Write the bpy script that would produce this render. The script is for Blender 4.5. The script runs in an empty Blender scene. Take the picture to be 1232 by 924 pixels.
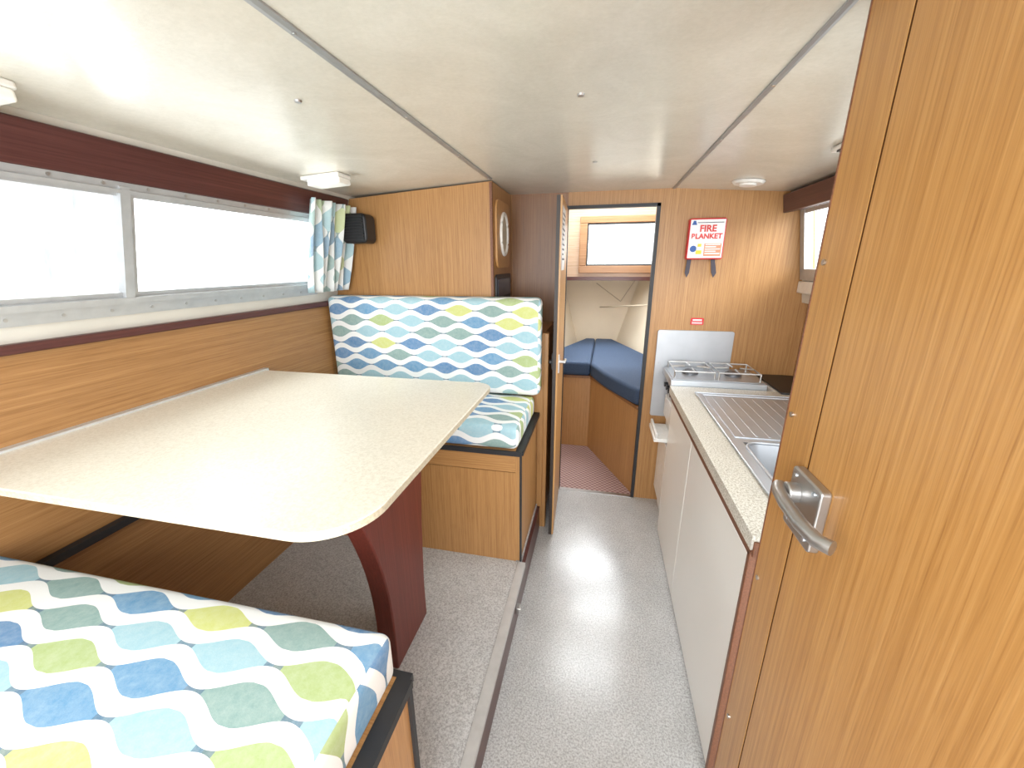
import bpy, bmesh, math, random
from mathutils import Matrix, Vector
random.seed(3)
S = bpy.context.scene
S.view_settings.view_transform = 'Standard'
S.view_settings.look = 'None'

# ------------------------------------------------------------------ materials
def new_mat(name):
    m = bpy.data.materials.new(name); m.use_nodes = True
    nt = m.node_tree
    return m, nt, nt.nodes['Principled BSDF']
def N(nt, t, **kw):
    n = nt.nodes.new(t)
    for k, v in kw.items(): setattr(n, k, v)
    return n
def L(nt, a, b): nt.links.new(a, b)
def ramp(nt, fac, stops, interp='LINEAR'):
    r = N(nt, 'ShaderNodeValToRGB'); r.color_ramp.interpolation = interp
    e = r.color_ramp.elements
    while len(e) < len(stops): e.new(0.5)
    for i, (p, c) in enumerate(stops):
        e[i].position = p; e[i].color = (c[0], c[1], c[2], 1)
    L(nt, fac, r.inputs[0]); return r.outputs[0]
def noise(nt, vec, scale, detail=3, rough=.5, dist=0):
    n = N(nt, 'ShaderNodeTexNoise'); n.inputs['Scale'].default_value = scale
    n.inputs['Detail'].default_value = detail; n.inputs['Roughness'].default_value = rough
    n.inputs['Distortion'].default_value = dist
    L(nt, vec, n.inputs['Vector']); return n.outputs['Fac']
def mapping(nt, scale, src='Object'):
    tc = N(nt, 'ShaderNodeTexCoord'); mp = N(nt, 'ShaderNodeMapping')
    mp.inputs['Scale'].default_value = scale
    L(nt, tc.outputs[src], mp.inputs[0]); return mp.outputs[0]
def mixc(nt, a, b, fac, mode='MIX'):
    m = N(nt, 'ShaderNodeMix', data_type='RGBA', blend_type=mode)
    for s, v in ((m.inputs[0], fac), (m.inputs[6], a), (m.inputs[7], b)):
        if isinstance(v, (int, float)): s.default_value = v
        elif isinstance(v, tuple): s.default_value = (v[0], v[1], v[2], 1)
        else: L(nt, v, s)
    return m.outputs[2]
def bump(nt, h, b, strength=.2, dist=.002):
    n = N(nt, 'ShaderNodeBump'); n.inputs['Strength'].default_value = strength
    n.inputs['Distance'].default_value = dist
    L(nt, h, n.inputs['Height']); L(nt, n.outputs[0], b.inputs['Normal'])

def plain(name, col, rough=.5, metal=0, spec=.5, var=.06, scale=30):
    m, nt, b = new_mat(name)
    f = noise(nt, mapping(nt, (1, 1, 1)), scale, 3)
    c1 = tuple(max(0, c * (1 - var)) for c in col); c2 = tuple(min(1, c * (1 + var)) for c in col)
    L(nt, ramp(nt, f, [(.3, c1), (.7, c2)]), b.inputs['Base Color'])
    b.inputs['Roughness'].default_value = rough; b.inputs['Metallic'].default_value = metal
    b.inputs['Specular IOR Level'].default_value = spec
    return m

def wood(name, axis, dark, mid, light, rough=.38, k=1.0):
    m, nt, b = new_mat(name)
    s1 = [1, 1, 1]; s1[axis] = .010
    s2 = [1, 1, 1]; s2[axis] = .03
    s3 = [1, 1, 1]; s3[axis] = .04
    n1 = noise(nt, mapping(nt, s1), 175 * k, 3, .65, .0)
    n2 = noise(nt, mapping(nt, s2), 380 * k, 2, .6, 0)
    n3 = noise(nt, mapping(nt, s3), 16 * k, 2, .5, .0)
    c = ramp(nt, n1, [(.26, dark), (.5, mid), (.74, light)])
    pore = ramp(nt, n2, [(.34, (.78, .73, .68)), (.50, (1, 1, 1))])
    c = mixc(nt, c, pore, .7, 'MULTIPLY')
    big = ramp(nt, n3, [(.3, (.965, .955, .945)), (.7, (1.0, 1.0, 1.0))])
    c = mixc(nt, c, big, 1.0, 'MULTIPLY')
    L(nt, c, b.inputs['Base Color'])
    b.inputs['Roughness'].default_value = rough
    bump(nt, n2, b, .05, .001)
    return m

TEAK = ((.33, .160, .052), (.43, .222, .080), (.51, .282, .110))
wood_z = wood('teak_veneer_upright', 2, *TEAK)
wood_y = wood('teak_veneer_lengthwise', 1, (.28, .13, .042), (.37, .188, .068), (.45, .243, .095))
wood_x = wood('teak_veneer_crosswise', 0, *TEAK)
wood_door = wood('oak_door_veneer', 2, (.39, .180, .048), (.50, .250, .076), (.58, .312, .106), .33, .9)
wood_lite = wood('teak_light', 2, (.40, .20, .065), (.53, .28, .10), (.60, .34, .14))
wood_dim = wood('teak_shaded', 2, (.16, .065, .020), (.23, .10, .033), (.29, .135, .046))  # dark berth edging, and shade painted into the bulkhead left of the doorway
wood_pale = wood('pale_lining_wood', 0, (.50, .35, .23), (.60, .44, .31), (.67, .52, .38))
mahog = wood('mahogany_stain', 2, (.10, .018, .012), (.14, .026, .017), (.18, .038, .025), .4)
mahog_y = wood('mahogany_stain_long', 1, (.065, .018, .015), (.09, .027, .023), (.12, .038, .031), .35)
redwood = wood('redwood_edge', 1, (.13, .048, .022), (.19, .072, .033), (.25, .10, .048), .45)
black = plain('black_plastic', (.012, .012, .014), .4)
blackrub = plain('black_edging', (.018, .018, .02), .5)
darkedge = plain('dark_door_edge', (.035, .025, .02), .5)
groove_m = plain('door_groove', (.08, .03, .010), .8, spec=.1)
chrome = plain('brushed_nickel', (.60, .59, .57), .28, 1)
satin = plain('satin_grey_metal', (.48, .47, .46), .36, .9)
alu = plain('aluminium', (.58, .58, .57), .38, .35)
alup = plain('painted_aluminium', (.52, .53, .54), .4, .5)
strip_m = plain('ceiling_strip_metal', (.34, .34, .335), .4, .4)
white = plain('white_plastic', (.84, .82, .77), .35)
cream = plain('cream_panel', (.86, .84, .79), .30, var=.01, scale=3)
creamwall = plain('cream_lining', (.68, .65, .58), .6, scale=5)
hullm = plain('cream_hull_vinyl', (.68, .59, .46), .55, scale=5, var=.03)
paper = plain('white_paper', (.85, .85, .85), .6, var=.01)
red = plain('red_enamel', (.62, .02, .025), .35)
redp = plain('red_print', (.68, .05, .04), .5, var=.01)
orange = plain('orange_print', (.82, .30, .17), .5)
yellow = plain('yellow_print', (.85, .62, .05), .5)
bluep = plain('blue_print', (.03, .10, .35), .5)
ink = plain('dark_ink', (.03, .03, .05), .6)
strap = plain('grey_black_tape', (.07, .06, .075), .7)

def speckle(name, c1, c2, c3, scale, rough, big=.10, bmp=0.0, spec=.5):
    m, nt, b = new_mat(name)
    v = mapping(nt, (1, 1, 1))
    f = noise(nt, v, scale, 4, .75)
    c = ramp(nt, f, [(.38, c1), (.5, c2), (.60, c3)])
    g = noise(nt, v, scale * .06, 3)
    c = mixc(nt, c, ramp(nt, g, [(.3, (1 - big,) * 3), (.7, (1, 1, 1))]), 1.0, 'MULTIPLY')
    L(nt, c, b.inputs['Base Color']); b.inputs['Roughness'].default_value = rough
    b.inputs['Specular IOR Level'].default_value = spec
    if bmp: bump(nt, f, b, bmp, .001)
    return m
vinyl = speckle('grey_marbled_vinyl', (.35, .345, .34), (.50, .50, .495), (.62, .625, .62), 170, .22, .10, .02, .9)
worktop_m = speckle('speckled_laminate', (.36, .32, .24), (.68, .65, .57), (.78, .76, .70), 190, .35)
table_m = speckle('cream_table_laminate', (.64, .60, .50), (.715, .675, .575), (.76, .725, .63), 150, .28, .03)
tabedge = speckle('table_edge_laminate', (.50, .44, .32), (.58, .52, .39), (.64, .58, .45), 150, .4)
def ceil_mat():
    m, nt, b = new_mat('pearly_ceiling_vinyl')
    v = mapping(nt, (1, 1, 1))
    f = noise(nt, v, 4, 6, .68, 1.2); g = noise(nt, v, 90, 4, .7)
    c = ramp(nt, f, [(.3, (.65, .615, .525)), (.7, (.755, .72, .63))])
    c = mixc(nt, c, ramp(nt, g, [(.3, (.93, .93, .92)), (.65, (1, 1, 1))]), 1.0, 'MULTIPLY')
    L(nt, c, b.inputs['Base Color']); b.inputs['Roughness'].default_value = .25
    bump(nt, g, b, .15, .002)
    return m
ceil_m = ceil_mat()
def mat_floor2():
    m, nt, b = new_mat('mauve_checked_mat')
    ck = N(nt, 'ShaderNodeTexChecker'); ck.inputs['Scale'].default_value = 60
    ck.inputs['Color1'].default_value = (.24, .13, .12, 1); ck.inputs['Color2'].default_value = (.44, .30, .27, 1)
    L(nt, mapping(nt, (1, 1, 1)), ck.inputs[0]); L(nt, ck.outputs[0], b.inputs['Base Color'])
    b.inputs['Roughness'].default_value = .8
    return m
floor2_m = mat_floor2()
def navy():
    m, nt, b = new_mat('navy_upholstery')
    f = noise(nt, mapping(nt, (1, 1, 1)), 160, 3, .7)
    L(nt, ramp(nt, f, [(.3, (.020, .038, .078)), (.7, (.042, .072, .13))]), b.inputs['Base Color'])
    b.inputs['Roughness'].default_value = .85; bump(nt, f, b, .4, .002)
    return m
navy_m = navy()

def fabric(name, mode, lam=.180, h=.063, pale=0.0):
    m, nt, b = new_mat(name)
    tc = N(nt, 'ShaderNodeTexCoord'); sp = N(nt, 'ShaderNodeSeparateXYZ'); L(nt, tc.outputs['Object'], sp.inputs[0])
    sn = N(nt, 'ShaderNodeSeparateXYZ'); L(nt, tc.outputs['Normal'], sn.inputs[0])
    def M(op, a, bb=None, c=None):
        n = N(nt, 'ShaderNodeMath', operation=op)
        for i, v in enumerate((a, bb, c)):
            if v is None: continue
            if isinstance(v, (int, float)): n.inputs[i].default_value = v
            else: L(nt, v, n.inputs[i])
        return n.outputs[0]
    x, y, z = sp.outputs
    if mode == 'seat':
        side = M('GREATER_THAN', M('ABSOLUTE', sn.outputs[0]), .7)
        u = M('SUBTRACT', x, M('MULTIPLY', z, side))
        v = M('SUBTRACT', y, M('MULTIPLY', z, M('SUBTRACT', 1, side)))
    elif mode == 'back':
        side = M('GREATER_THAN', M('ABSOLUTE', sn.outputs[0]), .7)
        u = M('ADD', x, M('MULTIPLY', y, side)); v = M('ADD', z, M('MULTIPLY', y, M('SUBTRACT', 1, side)))
    else:
        u = z; v = y
    wob = noise(nt, tc.outputs['Object'], 3, 0)
    v = M('ADD', v, M('MULTIPLY', M('SUBTRACT', wob, .5), .004))
    vv = M('DIVIDE', v, h); k = M('ROUND', vv); dv = M('ABSOLUTE', M('MULTIPLY', M('SUBTRACT', vv, k), h))
    uu = M('ADD', M('DIVIDE', u, lam), M('MULTIPLY', k, .5)); ci = M('ROUND', uu)
    cs = M('COSINE', M('MULTIPLY', uu, 2 * math.pi))
    w = M('ADD', M('MULTIPLY', cs, h * .238), h * .275)
    inside = M('LESS_THAN', dv, w)
    neck = M('LESS_THAN', cs, -.84)
    cv = N(nt, 'ShaderNodeCombineXYZ'); L(nt, ci, cv.inputs[0]); L(nt, k, cv.inputs[1])
    wn = N(nt, 'ShaderNodeTexWhiteNoise', noise_dimensions='3D'); L(nt, cv.outputs[0], wn.inputs['Vector'])
    col = ramp(nt, wn.outputs['Value'], [(0, (.085, .21, .40)), (.20, (.30, .49, .56)), (.42, (.54, .57, .18)),
               (.58, (.21, .33, .31)), (.74, (.35, .44, .18)), (.86, (.11, .27, .45))], 'CONSTANT')
    col = mixc(nt, col, (.06, .13, .21), M('MULTIPLY', neck, .8))
    wash = noise(nt, tc.outputs['Object'], 60, 5, .75)
    col = mixc(nt, col, (.75, .78, .72), M('MULTIPLY', ramp(nt, wash, [(.30, (0, 0, 0)), (.85, (1, 1, 1))]), .28))
    if pale: col = mixc(nt, col, (.62, .74, .72), pale)
    col = mixc(nt, (.79, .80, .785), col, inside)
    L(nt, col, b.inputs['Base Color']); b.inputs['Roughness'].default_value = .85
    wv = noise(nt, tc.outputs['Object'], 350, 2, .6); bump(nt, wv, b, .25, .001)
    return m
fab_seat = fabric('ogee_print_seat', 'seat'); fab_back = fabric('ogee_print_back', 'back', .165, .058)
fab_drape = fabric('ogee_print_curtain', 'drape', .13, .045, .3)

def glass(name, lo, hi):
    m, nt, b = new_mat(name)
    out = nt.nodes['Material Output']
    tr = N(nt, 'ShaderNodeBsdfTransparent'); mx = N(nt, 'ShaderNodeMixShader'); gl = N(nt, 'ShaderNodeBsdfGlossy')
    gl.inputs['Roughness'].default_value = .05
    f = noise(nt, mapping(nt, (1, 1, .15)), 40, 6, .78)
    L(nt, ramp(nt, f, [(.30, lo), (.60, hi)]), tr.inputs[0])
    mx.inputs[0].default_value = .04
    L(nt, tr.outputs[0], mx.inputs[1]); L(nt, gl.outputs[0], mx.inputs[2]); L(nt, mx.outputs[0], out.inputs[0])
    return m
glass_m = glass('window_pane', (.93, .95, .95), (.99, .99, .99))
glass_w = glass('mottled_window_pane', (.57, .585, .585), (.71, .71, .71))  # noise-mottled grey tint, denser than the plain pane
steel = plain('stainless_steel', (.60, .64, .69), .42, .9, scale=12, var=.03)
splash_m = plain('galvanised_sheet', (.46, .47, .49), .42, .6, scale=8)

# ------------------------------------------------------------------ geometry helpers
def B(x0, x1, y0, y1, z0, z1, m=0):
    v = [(x, y, z) for x in (x0, x1) for y in (y0, y1) for z in (z0, z1)]
    f = [(0, 1, 3, 2), (4, 6, 7, 5), (0, 4, 5, 1), (2, 3, 7, 6), (0, 2, 6, 4), (1, 5, 7, 3)]
    return (v, f, m)
def PR(pts, axis, a0, a1, m=0):
    def mk(p, a):
        if axis == 'x': return (a, p[0], p[1])
        if axis == 'y': return (p[0], a, p[1])
        return (p[0], p[1], a)
    n = len(pts); v = [mk(p, a0) for p in pts] + [mk(p, a1) for p in pts]
    f = [tuple(range(n))[::-1], tuple(range(n, 2 * n))] + [(i, (i + 1) % n, n + (i + 1) % n, n + i) for i in range(n)]
    return (v, f, m)
def rr(x0, x1, y0, y1, r, seg=8, rs=None):
    rs = rs or (r, r, r, r)
    out = []
    for (cx, cy, a, q) in ((x1 - rs[0], y1 - rs[0], 0, rs[0]), (x0 + rs[1], y1 - rs[1], 90, rs[1]),
                           (x0 + rs[2], y0 + rs[2], 180, rs[2]), (x1 - rs[3], y0 + rs[3], 270, rs[3])):
        for i in range(seg + 1):
            t = math.radians(a + 90 * i / seg); out.append((cx + q * math.cos(t), cy + q * math.sin(t)))
    return out
def CY(c, axis, r, h, m=0, seg=24, r2=None):
    r2 = r if r2 is None else r2
    v = []
    for k, (a, q) in enumerate(((0, r), (h, r2))):
        for i in range(seg):
            t = 2 * math.pi * i / seg; p, s = q * math.cos(t), q * math.sin(t)
            if axis == 'z': v.append((c[0] + p, c[1] + s, c[2] + a))
            elif axis == 'y': v.append((c[0] + p, c[1] + a, c[2] + s))
            else: v.append((c[0] + a, c[1] + p, c[2] + s))
    f = [tuple(range(seg))[::-1], tuple(range(seg, 2 * seg))] + [(i, (i + 1) % seg, seg + (i + 1) % seg, seg + i) for i in range(seg)]
    return (v, f, m)
def TU(pts, r, m=0, seg=10, closed=False):
    pts = [Vector(p) for p in pts]; v = []; f = []; n = len(pts)
    for i, p in enumerate(pts):
        a = pts[(i - 1) % n] if (closed or i > 0) else p
        bb = pts[(i + 1) % n] if (closed or i < n - 1) else p
        d = (bb - a).normalized()
        up = Vector((0, 0, 1)) if abs(d.z) < .9 else Vector((1, 0, 0))
        s = d.cross(up).normalized(); t = s.cross(d)
        for j in range(seg):
            q = 2 * math.pi * j / seg; v.append(tuple(p + r * (math.cos(q) * s + math.sin(q) * t)))
    rng = n if closed else n - 1
    for i in range(rng):
        for j in range(seg):
            a0 = i * seg; a1 = ((i + 1) % n) * seg; j2 = (j + 1) % seg
            f.append((a0 + j, a0 + j2, a1 + j2, a1 + j))
    if not closed: f += [tuple(range(seg))[::-1], tuple(range((n - 1) * seg, n * seg))]
    return (v, f, m)
def wm(o):
    if o is None: return Matrix.Identity(4)
    return wm(o.parent) @ o.matrix_parent_inverse @ o.matrix_basis if o.parent else o.matrix_basis.copy()
def attach(o, p, local=False):
    inv = Matrix.Identity(4) if local else wm(p).inverted()
    o.parent = p; o.matrix_parent_inverse = inv
def meta(o, label=None, cat=None, kind=None, group=None):
    if label: o['label'] = label
    if cat: o['category'] = cat
    if kind: o['kind'] = kind
    if group: o['group'] = group
    return o
def build(name, parts, mats, parent=None, local=False, bevel=0, smooth=False, label=None, cat=None, kind=None, group=None, seg=2):
    if not isinstance(mats, (list, tuple)): mats = [mats]
    allv = [Vector(v) for p in parts for v in p[0]]
    lo = Vector([min(v[i] for v in allv) for i in range(3)]); hi = Vector([max(v[i] for v in allv) for i in range(3)])
    o0 = Vector(((lo.x + hi.x) / 2, (lo.y + hi.y) / 2, lo.z))
    me = bpy.data.meshes.new(name); bm = bmesh.new()
    for vs, fs, mi in parts:
        bv = [bm.verts.new(Vector(v) - o0) for v in vs]
        for f in fs:
            try:
                fc = bm.faces.new([bv[i] for i in f]); fc.material_index = mi
            except ValueError: pass
    bmesh.ops.recalc_face_normals(bm, faces=bm.faces[:])
    bm.to_mesh(me); bm.free()
    for mt in mats: me.materials.append(mt)
    if smooth:
        me.polygons.foreach_set('use_smooth', [True] * len(me.polygons))
        me.set_sharp_from_angle(angle=math.radians(38))
    o = bpy.data.objects.new(name, me); S.collection.objects.link(o); o.location = o0
    if bevel:
        md = o.modifiers.new('bevel', 'BEVEL'); md.width = bevel; md.segments = seg; md.limit_method = 'ANGLE'
        md.angle_limit = math.radians(40)
        me.polygons.foreach_set('use_smooth', [True] * len(me.polygons)); me.set_sharp_from_angle(angle=math.radians(50))
    if parent: attach(o, parent, local)
    return meta(o, label, cat, kind, group)
def empty(name, loc, rot=(0, 0, 0), label=None, cat=None, kind=None, group=None):
    e = bpy.data.objects.new(name, None); e.empty_display_size = .05; e.location = loc; e.rotation_euler = rot
    S.collection.objects.link(e); return meta(e, label, cat, kind, group)
def axis_pts(h, r, n):
    inner = [(-h + r) + (2 * (h - r)) * i / n for i in range(n + 1)]
    e = [-h, -h + .12 * r, -h + .3 * r, -h + .6 * r]
    return e + inner + [-q for q in e[::-1]]
def cushion(name, x0, x1, y0, y1, z0, z1, mat, r=.03, puff=.012, parent=None, wr=0.0, one=False, **kw):
    h = ((x1 - x0) / 2, (y1 - y0) / 2, (z1 - z0) / 2)
    ax = [axis_pts(h[i], min(r, h[i] * .95), 3 if h[i] < .08 else 18) for i in range(3)]
    bm = bmesh.new()
    for d in range(3):
        u, w = [i for i in range(3) if i != d]
        for sgn in (-1, 1):
            g = []
            for a in ax[u]:
                row = []
                for b_ in ax[w]:
                    q = [0, 0, 0]; q[d] = sgn * h[d]; q[u] = a; q[w] = b_
                    row.append(bm.verts.new(q))
                g.append(row)
            for i in range(len(g) - 1):
                for j in range(len(g[0]) - 1):
                    bm.faces.new((g[i][j], g[i + 1][j], g[i + 1][j + 1], g[i][j + 1]))
    bmesh.ops.remove_doubles(bm, verts=bm.verts[:], dist=1e-5)
    bmesh.ops.recalc_face_normals(bm, faces=bm.faces[:])
    thin = min(range(3), key=lambda i: h[i])
    for v in bm.verts:
        q = v.co.copy(); p = Vector([max(-(h[i] - r), min(h[i] - r, q[i])) if h[i] > r else 0 for i in range(3)])
        d = q - p
        if d.length > 1e-6: q = p + d.normalized() * min(r, d.length)
        f = 1
        for i in range(3):
            if i != thin: f *= 1 - (abs(v.co[i]) / h[i]) ** 4
        s = v.co[thin] / h[thin]
        if (thin == 2 and s < 0) or (thin == 1 and s > 0): s = 0
        q[thin] += puff * f * s
        if wr: q[thin] += wr * f * s * math.sin(v.co[0] * 31) * math.cos(v.co[1] * 23 + v.co[2] * 19)
        v.co = q
    me = bpy.data.meshes.new(name); bm.to_mesh(me); bm.free(); me.materials.append(mat)
    me.polygons.foreach_set('use_smooth', [True] * len(me.polygons))
    o = bpy.data.objects.new(name, me); S.collection.objects.link(o)
    o.location = ((x0 + x1) / 2, (y0 + y1) / 2, (z0 + z1) / 2)
    if parent: attach(o, parent)
    return meta(o, **kw)
def text(name, s, size, loc, rot, mat, parent, bold=0.0, sx=1):
    cu = bpy.data.curves.new(name, 'FONT'); cu.body = s; cu.size = size; cu.align_x = 'CENTER'; cu.align_y = 'CENTER'
    cu.extrude = .0006; cu.offset = bold
    t = bpy.data.objects.new('tmp', cu); S.collection.objects.link(t)
    bpy.context.view_layer.update()
    me = bpy.data.meshes.new_from_object(t.evaluated_get(bpy.context.evaluated_depsgraph_get()))
    bpy.data.objects.remove(t)
    me.materials.clear(); me.materials.append(mat)
    o = bpy.data.objects.new(name, me); S.collection.objects.link(o); o.location = loc; o.rotation_euler = rot
    o.scale = (sx, 1, 1)
    attach(o, parent); return o

# ------------------------------------------------------------------ SHELL
YB = 2.38
build('floor', [B(-.27, 1.05, -.8, YB, -.03, 0)], vinyl, kind='structure', label='grey marbled vinyl aisle floor')
build('floor.001', [B(-.75, .8, YB, 3.2, -.03, 0)], floor2_m, kind='structure', label='mauve checked mat floor of the forward cabin')
build('floor.002', [B(-1.42, -.285, -.8, 1.95, -.03, .15)], vinyl, kind='structure', label='raised grey vinyl dinette floor')
build('baseboard_left', [B(-.285, -.27, -.8, 1.95, 0, .135)], mahog_y, kind='structure', label='brown wooden step riser below the dinette floor')
build('trim_1', [B(-.298, -.265, -.8, 1.475, .15, .154), B(-.270, -.265, -.8, 1.475, .132, .15)] +
      [CY((-.282, .1 + .28 * i, .154), 'z', .004, .001, 0, 10) for i in range(5)], alu, kind='structure',
      label='aluminium step nosing strip')

th = math.atan2(.14, .49)
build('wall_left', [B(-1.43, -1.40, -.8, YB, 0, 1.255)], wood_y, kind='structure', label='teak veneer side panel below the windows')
LW = empty('wall_left.001', (-1.40, 0, 1.27), (0, th, 0), kind='structure', label='cream slanted side above the ledge')
y0w, y1w = -.5, 1.76
zb, zt = .085, .405
build('lining', [B(-.03, 0, -.8, YB, 0, zb), B(-.03, 0, -.8, YB, zt, .53), B(-.03, 0, -.8, y0w, zb, zt), B(-.03, 0, y1w, YB, zb, zt)],
      creamwall, LW, True)
build('trim_2', [B(-1.42, -1.378, -.8, 1.93, 1.245, 1.27)], mahog_y, bevel=.005, kind='structure', label='dark red wooden ledge trim below the windows')
build('fascia', [B(0, .018, -.8, 1.928, .415, .512)] , mahog_y, LW, True, bevel=.004)
W1 = empty('window_1', (-1.40, 0, 1.27), (0, th, 0), kind='structure', label='long aluminium framed side window with two panes')
fr = [B(.0, .010, y0w, y1w + .02, zb - .04, zb - .004), B(.0, .018, y0w, y1w + .02, zb - .004, zb + .014), B(0, .010, y0w, y1w + .02, zt - .010, zt + .01), B(0, .018, y0w, y1w + .02, zt - .018, zt - .008),
      B(0, .016, y1w - .012, y1w + .02, zb, zt), B(-.012, .008, y1w - .03, y1w - .012, zb, zt),
      B(-.01, .016, .925, .95, zb, zt), B(-.008, .006, .95, .965, zb, zt), B(-.02, .004, y0w, y1w, zb + .012, zb + .026), B(-.02, .004, y0w, y1w, zt - .028, zt - .018)]
for i in range(17):
    yy = -.1 + i * .11
    fr.append(CY((.010, yy, zb - .022), 'x', .0045, .002, 1, 8)); fr.append(CY((.010, yy, zt + .001), 'x', .0045, .002, 1, 8))
build('frame', fr, [alup, satin], W1, True)
build('pane', [B(-.014, -.011, y0w, .937, zb, zt)], glass_w, W1, True)
build('pane', [B(-.017, -.014, .937, y1w, zb, zt)], glass_m, W1, True)

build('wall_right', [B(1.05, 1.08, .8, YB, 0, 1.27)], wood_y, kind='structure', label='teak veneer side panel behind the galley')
thr = math.atan2(.085, .49)
RW = empty('wall_right.001', (1.02, 0, 1.27), (0, -thr, 0), kind='structure', label='cream slanted side above the galley')
zb2, zt2 = .135, .44
build('lining', [B(0, .03, .8, YB, 0, zb2), B(0, .03, .8, YB, zt2, .56), B(0, .03, .8, 1.0, zb2, zt2), B(0, .03, 2.34, YB, zb2, zt2), B(0, .06, .8, YB, -.02, 0)], creamwall, RW, True)
build('fascia', [B(-.085, 0, .85, YB, .435, .52)], mahog_y, RW, True, bevel=.004)
W2 = empty('window_2', (1.02, 0, 1.27), (0, -thr, 0), kind='structure', label='aluminium framed side window above the galley')
build('frame', [B(-.014, 0, .97, 2.37, zb2 - .035, zb2 + .018), B(-.012, 0, .97, 2.37, zt2 - .025, zt2 - .006), B(-.014, 0, 2.325, 2.37, zb2, zt2), B(-.012, 0, .97, 1.0, zb2, zt2),
                B(-.012, .01, 1.64, 1.67, zb2, zt2)], alup, W2, True)
build('pane', [B(.011, .014, 1.0, 2.34, zb2, zt2)], glass_m, W2, True)
build('trim_5', [B(.985, 1.02, 2.2, 2.375, 1.30, 1.36)], white, kind='structure', bevel=.006, label='white ledge end block beneath the galley window')

cp = [(-1.30, 1.775), (-.517, 1.82), (.337, 1.82), (.99, 1.775), (.99, 1.82), (.337, 1.86), (-.517, 1.86), (-1.30, 1.82)]
build('ceiling', [PR(cp, 'y', -.35, YB)], ceil_m, kind='structure', label='pearly cream vinyl headlining')
def strip(nm, xc, y1, lab, w=.010):
    build(nm, [PR([(xc - w, 1.8195), (xc + w, 1.8195), (xc + w, 1.8160), (xc, 1.8145), (xc - w, 1.8160)], 'y', -.35, y1, 0)] +
          [CY((xc, .3 + .4 * i, 1.8125), 'z', .004, .0015, 1, 8) for i in range(5)], [strip_m, chrome], kind='structure', label=lab)
strip('trim_6', -.517, 1.925, 'pale metal ceiling joint strip over the dinette')
strip('trim_7', .337, YB - .005, 'pale metal ceiling joint strip over the galley', .007)
for i, (x, y) in enumerate(((-.07, 1.07), (-.70, .93), (-.05, 1.72))):
    build('ceiling_screw_cap' + ('' if i == 0 else '.%03d' % i), [CY((x, y, (1.82 if x > -.517 else 1.8095) - .004), 'z', .007, .004, 0, 14, .009)], satin, smooth=True,
          label='small screw cap on the ceiling', cat='screw cap', group='ceiling screw caps')

DX0, DX1, DZ = -.2, .275, 1.74
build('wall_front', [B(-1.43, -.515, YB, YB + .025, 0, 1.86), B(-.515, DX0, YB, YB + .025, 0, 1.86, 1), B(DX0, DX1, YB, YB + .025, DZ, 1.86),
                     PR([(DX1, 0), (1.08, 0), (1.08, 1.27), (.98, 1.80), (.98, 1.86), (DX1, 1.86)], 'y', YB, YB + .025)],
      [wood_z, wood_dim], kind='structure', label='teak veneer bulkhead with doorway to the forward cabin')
build('trim_8', [B(DX1 - .012, DX1 + .006, YB - .008, YB + .03, 0, DZ + .012), B(DX0 - .006, DX1 + .006, YB - .008, YB + .03, DZ - .004, DZ + .012),
                 B(DX0 - .006, DX0 + .002, YB - .002, YB + .03, 0, DZ)], blackrub, kind='structure', label='black edging round the doorway')
build('trim_9', [B(DX0, DX1, YB - .008, YB + .02, 0, .004)], satin, kind='structure', label='metal threshold strip')

# forward door leaf, swung open along the aisle
def lx(y, o=0): return -.201 + (2.37 - y) / .485 * .016 + o
D1 = empty('door_1', (-.205, 2.37, 0), kind='structure', label='narrow teak door standing open toward the aisle')
build('leaf', [PR([(lx(1.885), 1.885), (lx(2.37), 2.37), (lx(2.37, -.022), 2.37), (lx(1.885, -.022), 1.885)], 'z', .012, 1.735)], wood_lite, D1)
build('edge_strip', [B(lx(1.885, -.024), lx(1.885, -.008), 1.881, 1.885, .012, 1.735)], darkedge, D1)
build('handle', [B(lx(1.93), lx(1.93, .006), 1.915, 1.945, .93, 1.02), CY((lx(1.93), 1.93, .985), 'x', .008, .032), TU([(-.158, 1.93, .985), (-.156, 1.95, .984), (-.158, 2.00, .98)], .007)], chrome, D1, smooth=True)
build('latch', [B(lx(1.9, -.032), lx(1.9, -.023), 1.9, 1.94, .95, 1.03), CY((lx(1.9, -.046), 1.92, .985), 'x', .012, .02)], black, D1, bevel=.003)
NT = empty('notice', (-.19, 2.05, 1.45), label='white paper notice with printed lines taped to the open door', cat='notice')
build('sheet', [PR([(lx(1.93, .0006), 1.93), (lx(2.14, .0006), 2.14), (lx(2.14, .0014), 2.14), (lx(1.93, .0014), 1.93)], 'z', 1.42, 1.70)], paper, NT)
def nline(i):
    ya, yb_ = 1.95, 2.12 - .04 * (i % 3); z = 1.665 - i * .022
    return PR([(lx(ya, .0014), ya), (lx(yb_, .0014), yb_), (lx(yb_, .0020), yb_), (lx(ya, .0020), ya)], 'z', z, z + .008)
build('print', [nline(i) for i in range(10)], ink, NT)

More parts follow.
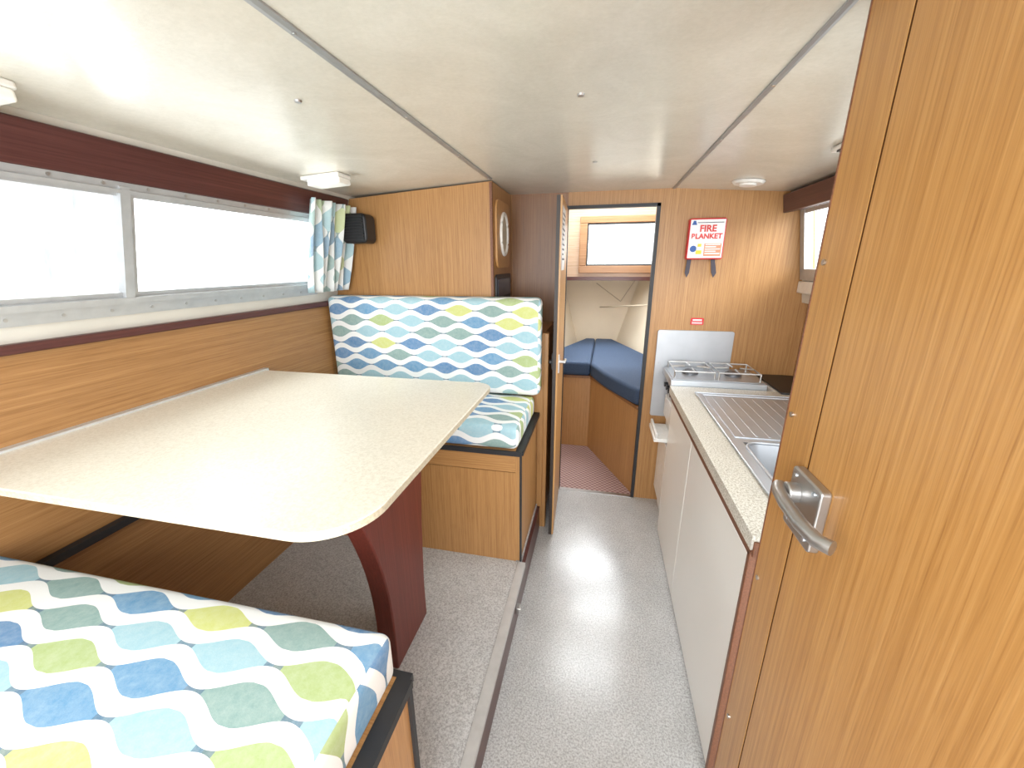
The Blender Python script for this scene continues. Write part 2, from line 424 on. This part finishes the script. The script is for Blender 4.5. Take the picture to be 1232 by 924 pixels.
# ------------------------------------------------------------------ forward cabin
build('wall_bow', [PR([(-.75, 1.36), (.8, 1.36), (.8, 1.43), (-.75, 1.43)], 'y', 3.0, 3.03), B(-.75, .8, 3.0, 3.03, 1.72, 1.88),
                   B(-.75, -.12, 3.0, 3.03, 1.43, 1.72), B(.36, .8, 3.0, 3.03, 1.43, 1.72)], wood_pale, kind='structure', label='pale wood panel above the forward berth')
W3 = empty('window_3', (.12, 3.0, 1.43), kind='structure', label='wood framed front window in the forward cabin')
build('frame', [B(-.165, .405, 2.982, 3.0, 1.385, 1.435), B(-.165, .405, 2.982, 3.0, 1.715, 1.76), B(-.165, -.115, 2.982, 3.0, 1.435, 1.715), B(.355, .405, 2.982, 3.0, 1.435, 1.715)],
      wood('window_frame_wood', 0, (.34, .17, .07), (.43, .23, .11), (.50, .29, .15)), W3, bevel=.004)
build('gasket', [B(-.115, .355, 2.99, 2.998, 1.435, 1.445), B(-.115, .355, 2.99, 2.998, 1.705, 1.715), B(-.115, -.105, 2.99, 2.998, 1.445, 1.705), B(.345, .355, 2.99, 2.998, 1.445, 1.705)], black, W3)
build('pane', [B(-.115, .355, 3.012, 3.015, 1.435, 1.72)], glass_m, W3)
build('trim_10', [B(-.74, .8, 2.975, 3.0, 1.335, 1.36)], mahog_y, kind='structure', label='dark wooden beam under the forward window')
def flare(pb, pt):
    v = [(p[0], p[1], 0) for p in pb] + [(p[0], p[1], 1.36) for p in pt]
    return (v, [(0, 1, 2, 3), (4, 5, 6, 7), (0, 1, 5, 4), (1, 2, 6, 5), (2, 3, 7, 6), (3, 0, 4, 7)], 0)
build('wall_hull', [flare([(.80, 2.405), (.86, 2.405), (.02, 4.30), (-.02, 4.30)], [(.95, 2.405), (1.0, 2.405), (.42, 4.30), (.38, 4.30)])], hullm, kind='structure', label='cream lined converging hull side')
build('wall_hull.001', [flare([(-.75, 2.405), (-.81, 2.405), (-.09, 4.30), (-.05, 4.30)], [(-.9, 2.405), (-.96, 2.405), (-.44, 4.30), (-.40, 4.30)])], hullm, kind='structure', label='cream lined converging hull side')
build('wall_hull.002', [B(-.45, .45, 4.28, 4.31, 0, 1.36)], hullm, kind='structure', label='cream lined stem panel at the bow')
build('wall_hull.003', [B(.8, .83, 2.405, 3.03, 1.36, 1.88), B(-.78, -.75, 2.405, 3.03, 1.36, 1.88)], wood_pale, kind='structure', label='pale side panels of the forward cabin')
hx0, hx1, hy0, hy1 = -.22, .32, 3.2, 3.75  # unseen deck opening, added to let fill light down onto the berth
build('ceiling.001', [B(-.97, hx0, 3.03, 4.31, 1.36, 1.39), B(hx1, 1.0, 3.03, 4.31, 1.36, 1.39), B(hx0, hx1, 3.03, hy0, 1.36, 1.39), B(hx0, hx1, hy1, 4.31, 1.36, 1.39),
                      B(-.97, -.78, 2.405, 3.03, 1.36, 1.39), B(.83, 1.0, 2.405, 3.03, 1.36, 1.39),
                      B(-.78, .83, YB + .025, YB + .08, 1.88, 1.9), B(-.78, .83, 2.95, 3.03, 1.88, 1.9)], hullm, kind='structure', label='cream deckhead of the forward cabin with added light opening')
build('trim_11', [TU([(.66, 2.90, 1.30), (.40, 3.50, 1.12), (.0, 4.26, 1.02)], .006), TU([(.34, 4.10, 1.34), (.20, 4.27, 1.08), (-.05, 4.27, 1.26)], .005)], plain('seam_tape', (.42, .35, .26), .6), kind='structure', label='stitched seam in the cream lining')
VB = empty('forward_berth', (0, 3.2, 0), label='teak veneer v-shaped berth with angled face in the forward cabin', cat='bed')
build('body', [PR([(-.44, 3.08), (-.04, 3.08), (.265, 2.43), (.70, 2.43), (.02, 4.05), (-.11, 4.05)], 'z', .001, .60)], wood_z, VB)
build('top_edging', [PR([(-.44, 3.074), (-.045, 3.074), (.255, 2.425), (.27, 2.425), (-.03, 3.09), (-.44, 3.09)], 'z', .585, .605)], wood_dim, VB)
def polycush(name, pts, z0, z1, lab):
    return build(name, [PR(pts, 'z', z0, z1)], navy_m, bevel=.022, seg=5, label=lab, cat='mattress cushion', group='navy berth cushions')
polycush('berth_cushion', [(-.52, 3.06), (-.048, 3.06), (-.030, 4.15), (-.13, 4.15)], .607, .716, 'navy blue berth cushion at the bow, straight edged')
crv = [(-.045, 3.06)]
for i in range(9):
    t = i / 8; crv.append(((1 - t) ** 2 * -.045 + 2 * t * (1 - t) * .045 + t * t * .250, (1 - t) ** 2 * 3.06 + 2 * t * (1 - t) * 2.74 + t * t * 2.43))
polycush('berth_cushion.001', crv[1:] + [(.78, 2.43), (.14, 4.15), (-.027, 4.15)], .607, .716, 'navy blue berth cushion with curved angled front edge')

# ------------------------------------------------------------------ lockers behind the dinette
LK = empty('storage_locker', (-.9, 2.15, 0), label='tall teak veneer locker between side wall and doorway', cat='locker')
build('body', [PR([(-1.395, .0), (-.518, .0), (-.518, 1.815), (-.9, 1.79), (-1.262, 1.765), (-1.395, 1.28)], 'y', 1.955, YB - .002)], wood_z, LK)
build('edge_post', [B(-.530, -.5175, 1.950, 1.965, 0, 1.81)], redwood, LK)
SP = empty('cabin_speaker', (-.51, 2.14, 1.6), label='cream oval speaker in a rectangular teak frame on locker side', cat='speaker')
build('frame', [PR(rr(1.99, 2.27, 1.43, 1.75, .05), 'x', -.517, -.505)], wood_lite, SP, bevel=.003)
cyy, czz = 2.125, 1.595
build('ring', [TU([(-.502, cyy + .072 * math.cos(t * math.pi / 16), czz + .098 * math.sin(t * math.pi / 16)) for t in range(32)], .009, closed=True)], white, SP, smooth=True)
build('cone', [([(-.503, cyy + .07 * math.cos(t * math.pi / 16), czz + .095 * math.sin(t * math.pi / 16)) for t in range(32)], [tuple(range(32))], 0)], plain('speaker_cloth', (.60, .54, .42), .8), SP)
build('recessed_switch_panel', [PR(rr(1.98, 2.30, 1.27, 1.40, .02), 'x', -.517, -.508, 0), B(-.508, -.506, 2.0, 2.27, 1.29, 1.375, 1)], [black, plain('dark_blue_screen', (.02, .04, .08), .2)],
           label='black panel set in the locker side above the backrest', cat='panel')
LC = empty('low_cupboard', (-.4, 2.2, 0), label='low teak cupboard behind the backrest beside the aisle', cat='cupboard')
build('body', [B(-.514, -.262, 1.955, YB - .002, 0, 1.12)], wood_z, LC)
build('end_post', [B(-.262, -.24, 1.955, 2.0, 0, 1.12)], wood_z, LC, bevel=.003)

BS = empty('wall_speaker', (-1.16, 1.90, 1.62), label='small black ribbed loudspeaker on the locker face', cat='speaker')
build('housing', [PR(rr(-1.245, -1.112, 1.55, 1.685, .025), 'y', 1.84, 1.93)], black, BS, bevel=.008)
build('grille', [B(-1.232, -1.125, 1.834, 1.842, 1.565 + i * .013, 1.571 + i * .013) for i in range(9)], blackrub, BS)
build('bracket', [B(-1.19, -1.16, 1.925, 1.954, 1.60, 1.65)], black, BS)

# ------------------------------------------------------------------ dinette benches
def bench(name, y0, y1, front, lab, sh=0.0):
    e = empty(name, ((-1.39 - .30) / 2, (y0 + y1) / 2, .15), label=lab, cat='bench seat')
    yf = y0 if front < 0 else y1
    s = 1 if front < 0 else -1
    build('body', [B(-1.385, -.31 + sh, min(yf, yf + s * .02), max(yf, yf + s * .02), .151, .60)], wood_z, e)
    build('front_rail', [B(-1.385, -.31 + sh, min(yf - s * .004, yf + s * .02), max(yf - s * .004, yf + s * .02), .605, .685)], wood_x, e)
    build('side_panel', [B(-.31 + sh, -.29 + sh, y0, y1, .156, .685)], wood_z, e)
    build('seat_board', [B(-1.385, -.295 + sh, y0, y1, .685, .70)], wood_x, e)
    build('edging', [B(-1.385, -.283 + sh, min(yf - s * .012, yf), max(yf - s * .012, yf), .683, .702), B(-.31 + sh, -.278 + sh, y0, y1, .683, .702), B(-.292 + sh, -.284 + sh, min(yf - s * .006, yf + s * .006), max(yf - s * .006, yf + s * .006), .156, .685)], blackrub, e)
    return e
bench('dinette_bench', 1.48, 1.948, -1, 'teak veneer bench with black edging against the locker')
bench('dinette_bench.001', -.45, .505, 1, 'teak veneer bench with black edging under the thick cushion', -.027)
cushion('seat_cushion', -1.38, -.30, 1.475, 1.925, .703, .808, fab_seat, label='ogee print seat cushion under the table edge', cat='cushion', group='dinette cushions')
cushion('seat_cushion.001', -1.375, -.338, -.45, .512, .703, .806, fab_seat, r=.02, wr=.002, label='thick square-edged ogee print seat cushion on the bench', cat='cushion', group='dinette cushions')
cushion('backrest_cushion', -1.385, -.268, 1.842, 1.948, .823, 1.298, fab_back, r=.03, label='upright ogee print backrest cushion against the locker', cat='cushion', group='dinette cushions')
build('trim_12', [B(-1.40, -1.375, .52, 1.465, .69, .712)], blackrub, kind='structure', label='black bearer along the side panel')

# ------------------------------------------------------------------ table
TB = empty('dinette_table', (-.6, 1.0, .15), label='cream laminate dinette table with rounded corners on mahogany leg', cat='table')
tp = rr(-1.378, -.374, .473, 1.385, .05, 14, (.06, .004, .004, .12))
build('tabletop', [PR(tp, 'z', 1.005, 1.022)], table_m, TB, bevel=.002)
tp2 = rr(-1.378, -.3732, .4722, 1.3858, .05, 14, (.06, .004, .004, .12))
build('edge_band', [PR(tp2, 'z', 1.0055, 1.0195)], tabedge, TB)
lg = [(.90, .151), (1.13, .151), (1.13, .30), (1.15, .55), (1.20, .90), (1.20, 1.005), (.72, 1.005), (.72, .95)]
for i in range(13):
    t = i / 12; lg.append((.72 + .18 * math.sin(t * math.pi / 2), .95 - .62 * t ** 1.1))
build('leg', [PR(lg, 'x', -.655, -.59)], mahog, TB, bevel=.005)
build('wall_rail', [B(-1.40, -1.376, .3, 1.40, .985, 1.028)], alu, TB)

# ------------------------------------------------------------------ curtain
vs = []; fs = []
ny, nz = 90, 14
for j in range(nz + 1):
    t = j / nz; zz = 1.325 + .395 * t
    for i in range(ny + 1):
        s = i / ny; ln = .27 + .06 * t
        yy = 1.925 - ln * s
        dx = .024 * math.sin(s * math.pi * 13) * (1 - .3 * t) + .010 * math.sin(s * 17 + t * 3)
        base = -1.40 + .286 * (zz - 1.27) + .062
        vs.append((base + dx, yy, zz))
for j in range(nz):
    for i in range(ny):
        a = j * (ny + 1) + i; fs.append((a, a + 1, a + ny + 2, a + ny + 1))
cu = build('curtain', [(vs, fs, 0)], fab_drape, smooth=True, label='gathered ogee print curtain at the end of the side window', cat='curtain')
md = cu.modifiers.new('s', 'SOLIDIFY'); md.thickness = .002

# ------------------------------------------------------------------ lamps
dif = plain('lamp_diffuser', (.92, .90, .84), .25)
def lamp(name, x, y, z, tilt, lab):
    e = empty(name, (x, y, z), (0, tilt, 0), label=lab, cat='ceiling lamp', group='ceiling lamps')
    build('base', [PR(rr(-.085, .085, -.045, .045, .008), 'z', -.014, 0)], white, e, True, bevel=.003)
    build('lamp_shade', [PR(rr(-.060, .083, -.041, .041, .008), 'z', -.036, -.014)], dif, e, True, bevel=.005, seg=3)
    build('switch', [B(-.080, -.068, -.012, .012, -.020, -.014)], black, e, True)
slp = math.atan2(.045, .783)
lamp('ceiling_lamp', -1.09, 1.55, 1.786, -slp, 'white rectangular cabin lamp over the dinette table')
lamp('ceiling_lamp.001', -1.19, .625, 1.781, -slp, 'white rectangular cabin lamp over the thick bench cushion')
lamp('ceiling_lamp.002', .765, 1.55, 1.789, slp, 'white rectangular cabin lamp over the galley')
RV = empty('ceiling_vent', (.62, 2.16, 1.799), (0, .069, 0), label='round white ceiling vent over the cooker', cat='vent')
build('ring', [CY((0, 0, -.010), 'z', .06, .010, 0, 32, .068)], white, RV, True, smooth=True)
build('cap', [CY((0, 0, -.018), 'z', .035, .010, 0, 24)], white, RV, True, smooth=True)

# ------------------------------------------------------------------ galley
GX = .385
GC = empty('galley_cabinet', (.7, 1.45, 0), label='cream fronted galley base cabinet with redwood trim', cat='cabinet')
build('body', [B(GX + .02, 1.045, .90, .918, 0, .795), B(GX + .02, 1.045, 2.04, 2.055, 0, .795), B(GX + .02, 1.045, .918, 2.04, 0, .02), B(1.03, 1.045, .918, 2.04, .02, .795),
               B(GX + .02, GX + .03, .918, 2.04, .02, .795)], cream, GC)
build('door', [B(GX, GX + .018, .915, 1.565, .012, .772)], cream, GC, bevel=.003)
build('door', [B(GX, GX + .018, 1.570, 2.05, .012, .772)], cream, GC, bevel=.003)
build('edge_post', [B(GX - .003, GX + .02, .897, .912, 0, .795)], redwood, GC, bevel=.002)
build('top_rail', [B(GX - .003, GX + .02, .90, 2.055, .776, .797)], redwood, GC, bevel=.002)
WT = empty('worktop', (.7, 1.45, .82), label='beige speckled laminate galley worktop with wooden lip', cat='worktop')
bx0, bx1, by0, by1 = .508, .80, 1.06, 1.40
build('surface', [B(.37, bx0, .87, 2.07, .815, .852), B(bx1, 1.045, .87, 2.07, .815, .852), B(bx0, bx1, .87, by0, .815, .852), B(bx0, bx1, by1, 2.07, .815, .852)], worktop_m, WT)
build('lip', [B(.374, .392, .872, 2.07, .799, .8145), B(.374, 1.04, .864, .8695, .799, .84)], redwood, WT, bevel=.002)
SK = empty('sink', (.68, 1.5, .852), label='stainless steel sink with ribbed drainer set in the worktop', cat='sink')
X0, X1, Y0, Y1 = .47, .88, 1.0, 1.96
build('rim', [B(X0, bx0, Y0, Y1, .8525, .857), B(bx1, X1, Y0, Y1, .8525, .857), B(bx0, bx1, Y0, by0, .8525, .857), B(bx0, bx1, by1, Y1, .8525, .857),
              TU([(X0, Y0, .857), (X0, Y1, .857), (X1, Y1, .857), (X1, Y0, .857)], .004, closed=True)], steel, SK)
build('drainer', [TU([(X0 + .06 + i * .042, 1.46, .8535), (X0 + .06 + i * .042, 1.90, .8535)], .0050, seg=16) for i in range(8)] +
      [TU([(X0 + .025, 1.44, .8570), (X0 + .025, 1.93, .8570), (X1 - .025, 1.93, .8570), (X1 - .025, 1.44, .8570)], .003, closed=True, seg=8)], steel, SK, smooth=True)
ring_t = rr(bx0, bx1, by0, by1, .05, 6); ring_b = rr(bx0 + .03, bx1 - .03, by0 + .03, by1 - .03, .05, 6); n = len(ring_t)
v = [(p[0], p[1], .8575) for p in ring_t] + [(p[0], p[1], .70) for p in ring_b]
build('bowl', [(v, [(i, (i + 1) % n, n + (i + 1) % n, n + i) for i in range(n)] + [tuple(range(n, 2 * n))], 0),
               TU([(p[0], p[1], .858) for p in ring_t], .005, closed=True)], steel, SK, smooth=True)
build('plug_hole', [CY((.655, 1.22, .701), 'z', .025, .003)], chrome, SK)
build('tap', [CY((.845, 1.41, .857), 'z', .018, .05), TU([(.845, 1.41, .9), (.845, 1.41, .96), (.82, 1.39, .99), (.76, 1.33, .98), (.73, 1.30, .95)], .009)], chrome, SK, smooth=True)

CK = empty('gas_cooker', (.6, 2.2, 0), label='white enamel gas cooker with two burner hob', cat='cooker')
cw = plain('white_enamel', (.84, .83, .80), .25)
build('body', [B(.42, .84, 2.078, 2.355, 0, .84)], cw, CK, bevel=.004)
build('oven_door', [B(.39, .42, 2.08, 2.352, .12, .50)], cw, CK, bevel=.005)
build('grill_shelf', [B(.325, .42, 2.10, 2.33, .52, .542), B(.33, .345, 2.10, 2.33, .542, .57), B(.40, .42, 2.08, 2.35, .60, .72)], cw, CK, bevel=.004)
build('control_panel', [B(.400, .42, 2.078, 2.355, .745, .84)], steel, CK, bevel=.004)
for i in range(4):
    build('knob', [CY((.382, 2.115 + i * .065, .79), 'x', .013, .018, 0, 16)], black, CK, smooth=True)
build('hob', [B(.375, .82, 2.078, 2.357, .845, .880), B(.385, .81, 2.085, 2.35, .880, .885)], [steel], CK, bevel=.004)
cap = plain('burner_cap', (.16, .16, .17), .4, .6)
def burner(cx, cy):
    build('burner', [CY((cx, cy, .885), 'z', .04, .012, 0, 24), CY((cx, cy, .897), 'z', .028, .008, 0, 24)], [cap], CK, smooth=True)
burner(.49, 2.215); burner(.70, 2.215)
wires = []
for cx in (.49, .70):
    wires.append(TU([(cx - .095, 2.11, .920), (cx + .095, 2.11, .920), (cx + .095, 2.325, .920), (cx - .095, 2.325, .920)], .004, closed=True, seg=8))
    for dx, dy in ((1, 0), (-1, 0), (0, 1), (0, -1)):
        wires.append(TU([(cx + dx * .095, 2.2175 + dy * .107, .920), (cx + dx * .03, 2.2175 + dy * .03, .923)], .004, seg=8))
    for dx in (-.095, .095):
        for yy in (2.11, 2.325): wires.append(TU([(cx + dx, yy, .883), (cx + dx, yy, .920)], .004, seg=8))
build('pan_support', wires, chrome, CK, smooth=True)
build('splashback', [PR(rr(.328, .725, .575, 1.09, .012), 'y', YB - .012, YB)] + [CY((x, YB - .014, z), 'y', .005, .003, 0, 10) for x in (.35, .705) for z in (1.07, .9)], splash_m, bevel=.001,
      label='grey sheet metal splashback behind the cooker', cat='splashback')
build('black_cutting_board', [B(.86, 1.04, 2.02, 2.365, .853, .862)], black, bevel=.003,
      label='flat black board lying on the shelf beside the cooker', cat='board')
build('corner_shelf', [B(.845, 1.045, 2.075, 2.376, 0, .852)], cream, label='cream corner unit beside the cooker', cat='cabinet')

# ------------------------------------------------------------------ fire blanket + sign
FB = empty('fire_blanket_case', (.512, YB, 1.475), label='red fire blanket case with white printed label on bulkhead', cat='fire blanket')
yf = YB - .045
build('case', [PR(rr(.424, .600, 1.468, 1.668, .010), 'y', yf, YB)], red, FB, bevel=.004)
build('label_sheet', [B(.430, .594, yf - .002, yf, 1.475, 1.661)], paper, FB)
R = (math.pi / 2, 0, 0)
build('heading_band', [B(.462, .586, yf - .0028, yf - .002, 1.645, 1.648)], ink, FB)
build('emblem', [PR([(.436, 1.636), (.460, 1.636), (.453, 1.656), (.443, 1.656)], 'y', yf - .003, yf - .002)], bluep, FB)
text('lettering', 'FIRE', .044, (.515, yf - .003, 1.617), R, redp, FB, .0014)
text('lettering', 'BLANKET', .0345, (.512, yf - .003, 1.580), R, redp, FB, .0012)
build('pictogram', [B(.435, .50, yf - .003, yf - .002, 1.484, 1.552, 0), CY((.454, yf - .004, 1.520), 'y', .016, .001, 1, 20), B(.468, .496, yf - .004, yf - .003, 1.494, 1.513, 2), B(.474, .492, yf - .004, yf - .003, 1.53, 1.545, 2)], [paper, bluep, yellow], FB)
build('instruction_panel', [B(.506, .588, yf - .003, yf - .002, 1.484, 1.546, 0)] + [B(.511, .583 - .02 * (i % 2), yf - .0038, yf - .003, 1.538 - i * .011, 1.543 - i * .011, 1) for i in range(5)], [orange, paper], FB)
build('pull_tape', [PR([(.435, 1.468), (.455, 1.468), (.452, 1.40), (.441, 1.375), (.430, 1.40)], 'y', YB - .03, YB - .027)], strap, FB)
build('pull_tape', [PR([(.550, 1.468), (.570, 1.468), (.585, 1.40), (.573, 1.375), (.561, 1.40)], 'y', YB - .03, YB - .027)], strap, FB)
SG = empty('warning_sign', (.528, YB, 1.12), label='small red warning sign with white lettering on bulkhead', cat='sign')
build('plate', [PR(rr(.495, .562, 1.122, 1.160, .004), 'y', YB - .003, YB - .0005)], red, SG)
build('print_lines', [B(.502, .555, YB - .0037, YB - .003, 1.128, 1.131), B(.502, .555, YB - .0037, YB - .003, 1.135, 1.138), B(.505, .552, YB - .0037, YB - .003, 1.145, 1.152)], paper, SG)

# ------------------------------------------------------------------ big entrance door on the galley side
DXX = .360
GY = .700
D2 = empty('door_2', (DXX, .4, 0), kind='structure', label='large oak veneer door standing open beside the galley')
build('stile', [B(DXX, DXX + .035, GY + .003, .805, 0, 1.814)], wood_door, D2)
build('leaf', [B(DXX, DXX + .035, -.25, GY - .003, 0, 1.814)], wood_door, D2)
build('groove', [B(DXX + .0010, DXX + .033, GY - .0035, GY + .0035, 0, 1.812)], groove_m, D2)
build('edge_strip', [B(DXX - .001, DXX + .036, .805, .809, 0, 1.814)], redwood, D2)
HD = build('handle', [PR(rr(.618, .712, 1.005, 1.115, .007), 'x', DXX - .016, DXX + .0005), CY((DXX - .034, .684, 1.076), 'x', .017, .02)], satin, D2, bevel=.003, seg=3)
lev = [(DXX - .036, .702, 1.077), (DXX - .043, .684, 1.076), (DXX - .047, .65, 1.075), (DXX - .047, .594, 1.073), (DXX - .042, .556, 1.073), (DXX - .030, .541, 1.074)]
build('lever', [TU(lev, .0108, seg=18)], satin, HD, smooth=True)
build('screw', [CY((DXX - .018, yy, zz), 'x', .004, .003, 0, 10) for yy in (.636, .698) for zz in (1.019, 1.102)], steel, HD)
build('door_screws', [CY((DXX - .003, .787, zz), 'x', .005, .003, 0, 12) for zz in (.40, .81, 1.18, 1.45)], chrome, D2)
build('step_latch', [B(-.27, -.255, 1.28, 1.31, .06, .09), CY((-.262, 1.295, .075), 'x', .008, .012)], chrome, label='small metal latch on the step riser', cat='latch', bevel=.002)

# ------------------------------------------------------------------ camera
cam = bpy.data.cameras.new('cam'); co = bpy.data.objects.new('cam', cam); S.collection.objects.link(co)
r_ = Vector((.9772, .2124, -.005)).normalized(); f_ = Vector((-.2048, .9355, -.2881)).normalized()
u_ = r_.cross(f_).normalized(); r_ = f_.cross(u_).normalized()
mtx = Matrix(((r_.x, u_.x, -f_.x, 0), (r_.y, u_.y, -f_.y, 0), (r_.z, u_.z, -f_.z, 1.45), (0, 0, 0, 1)))
co.matrix_world = mtx
cam.sensor_width = 36; cam.lens = 36 * 480 / 1232; cam.clip_start = .02
S.camera = co

# ------------------------------------------------------------------ light
w = bpy.data.worlds.new('w'); S.world = w; w.use_nodes = True
nt = w.node_tree; bg = nt.nodes['Background']
tc = N(nt, 'ShaderNodeTexCoord'); f = noise(nt, tc.outputs['Generated'], 6, 5, .65)
L(nt, ramp(nt, f, [(.35, (.88, .94, .96)), (.6, (.97, .99, 1))]), bg.inputs[0])
bg.inputs[1].default_value = 3.0
COOL = (.93, .97, 1)
def area(name, loc, target, sx, sy, power, col=COOL):
    l = bpy.data.lights.new(name, 'AREA'); l.shape = 'RECTANGLE'; l.size = sx; l.size_y = sy; l.energy = power; l.color = col
    o = bpy.data.objects.new(name, l); S.collection.objects.link(o); o.location = loc
    o.rotation_euler = (Vector(target) - Vector(loc)).to_track_quat('-Z', 'Y').to_euler()
area('sky_through_left', (-2.3, .8, 2.6), (-.9, .9, 1.1), 2.6, .9, 75)
area('water_glare_left', (-2.3, .8, .75), (-.9, .9, 1.9), 2.4, .6, 60)
area('sky_through_right', (1.9, 1.6, 2.1), (.6, 1.6, .9), 1.6, .8, 80)
area('entrance_daylight', (0, -1.2, 1.6), (0, 1.5, 1.0), 1.8, 1.4, 76)
area('bow_daylight', (.1, 3.6, 2.0), (.1, 2.6, 1.2), .9, .6, 30)
area('bow_fill', (.05, 3.47, 1.6), (.05, 3.47, 0), .5, .5, 11)  # added fill lamp above the deck opening, brightens the berth
area('bow_fill_aft', (.05, 2.75, 2.1), (.05, 2.8, 0), .8, .4, 10)  # second added fill lamp, brightens the aft part of the bow cabin
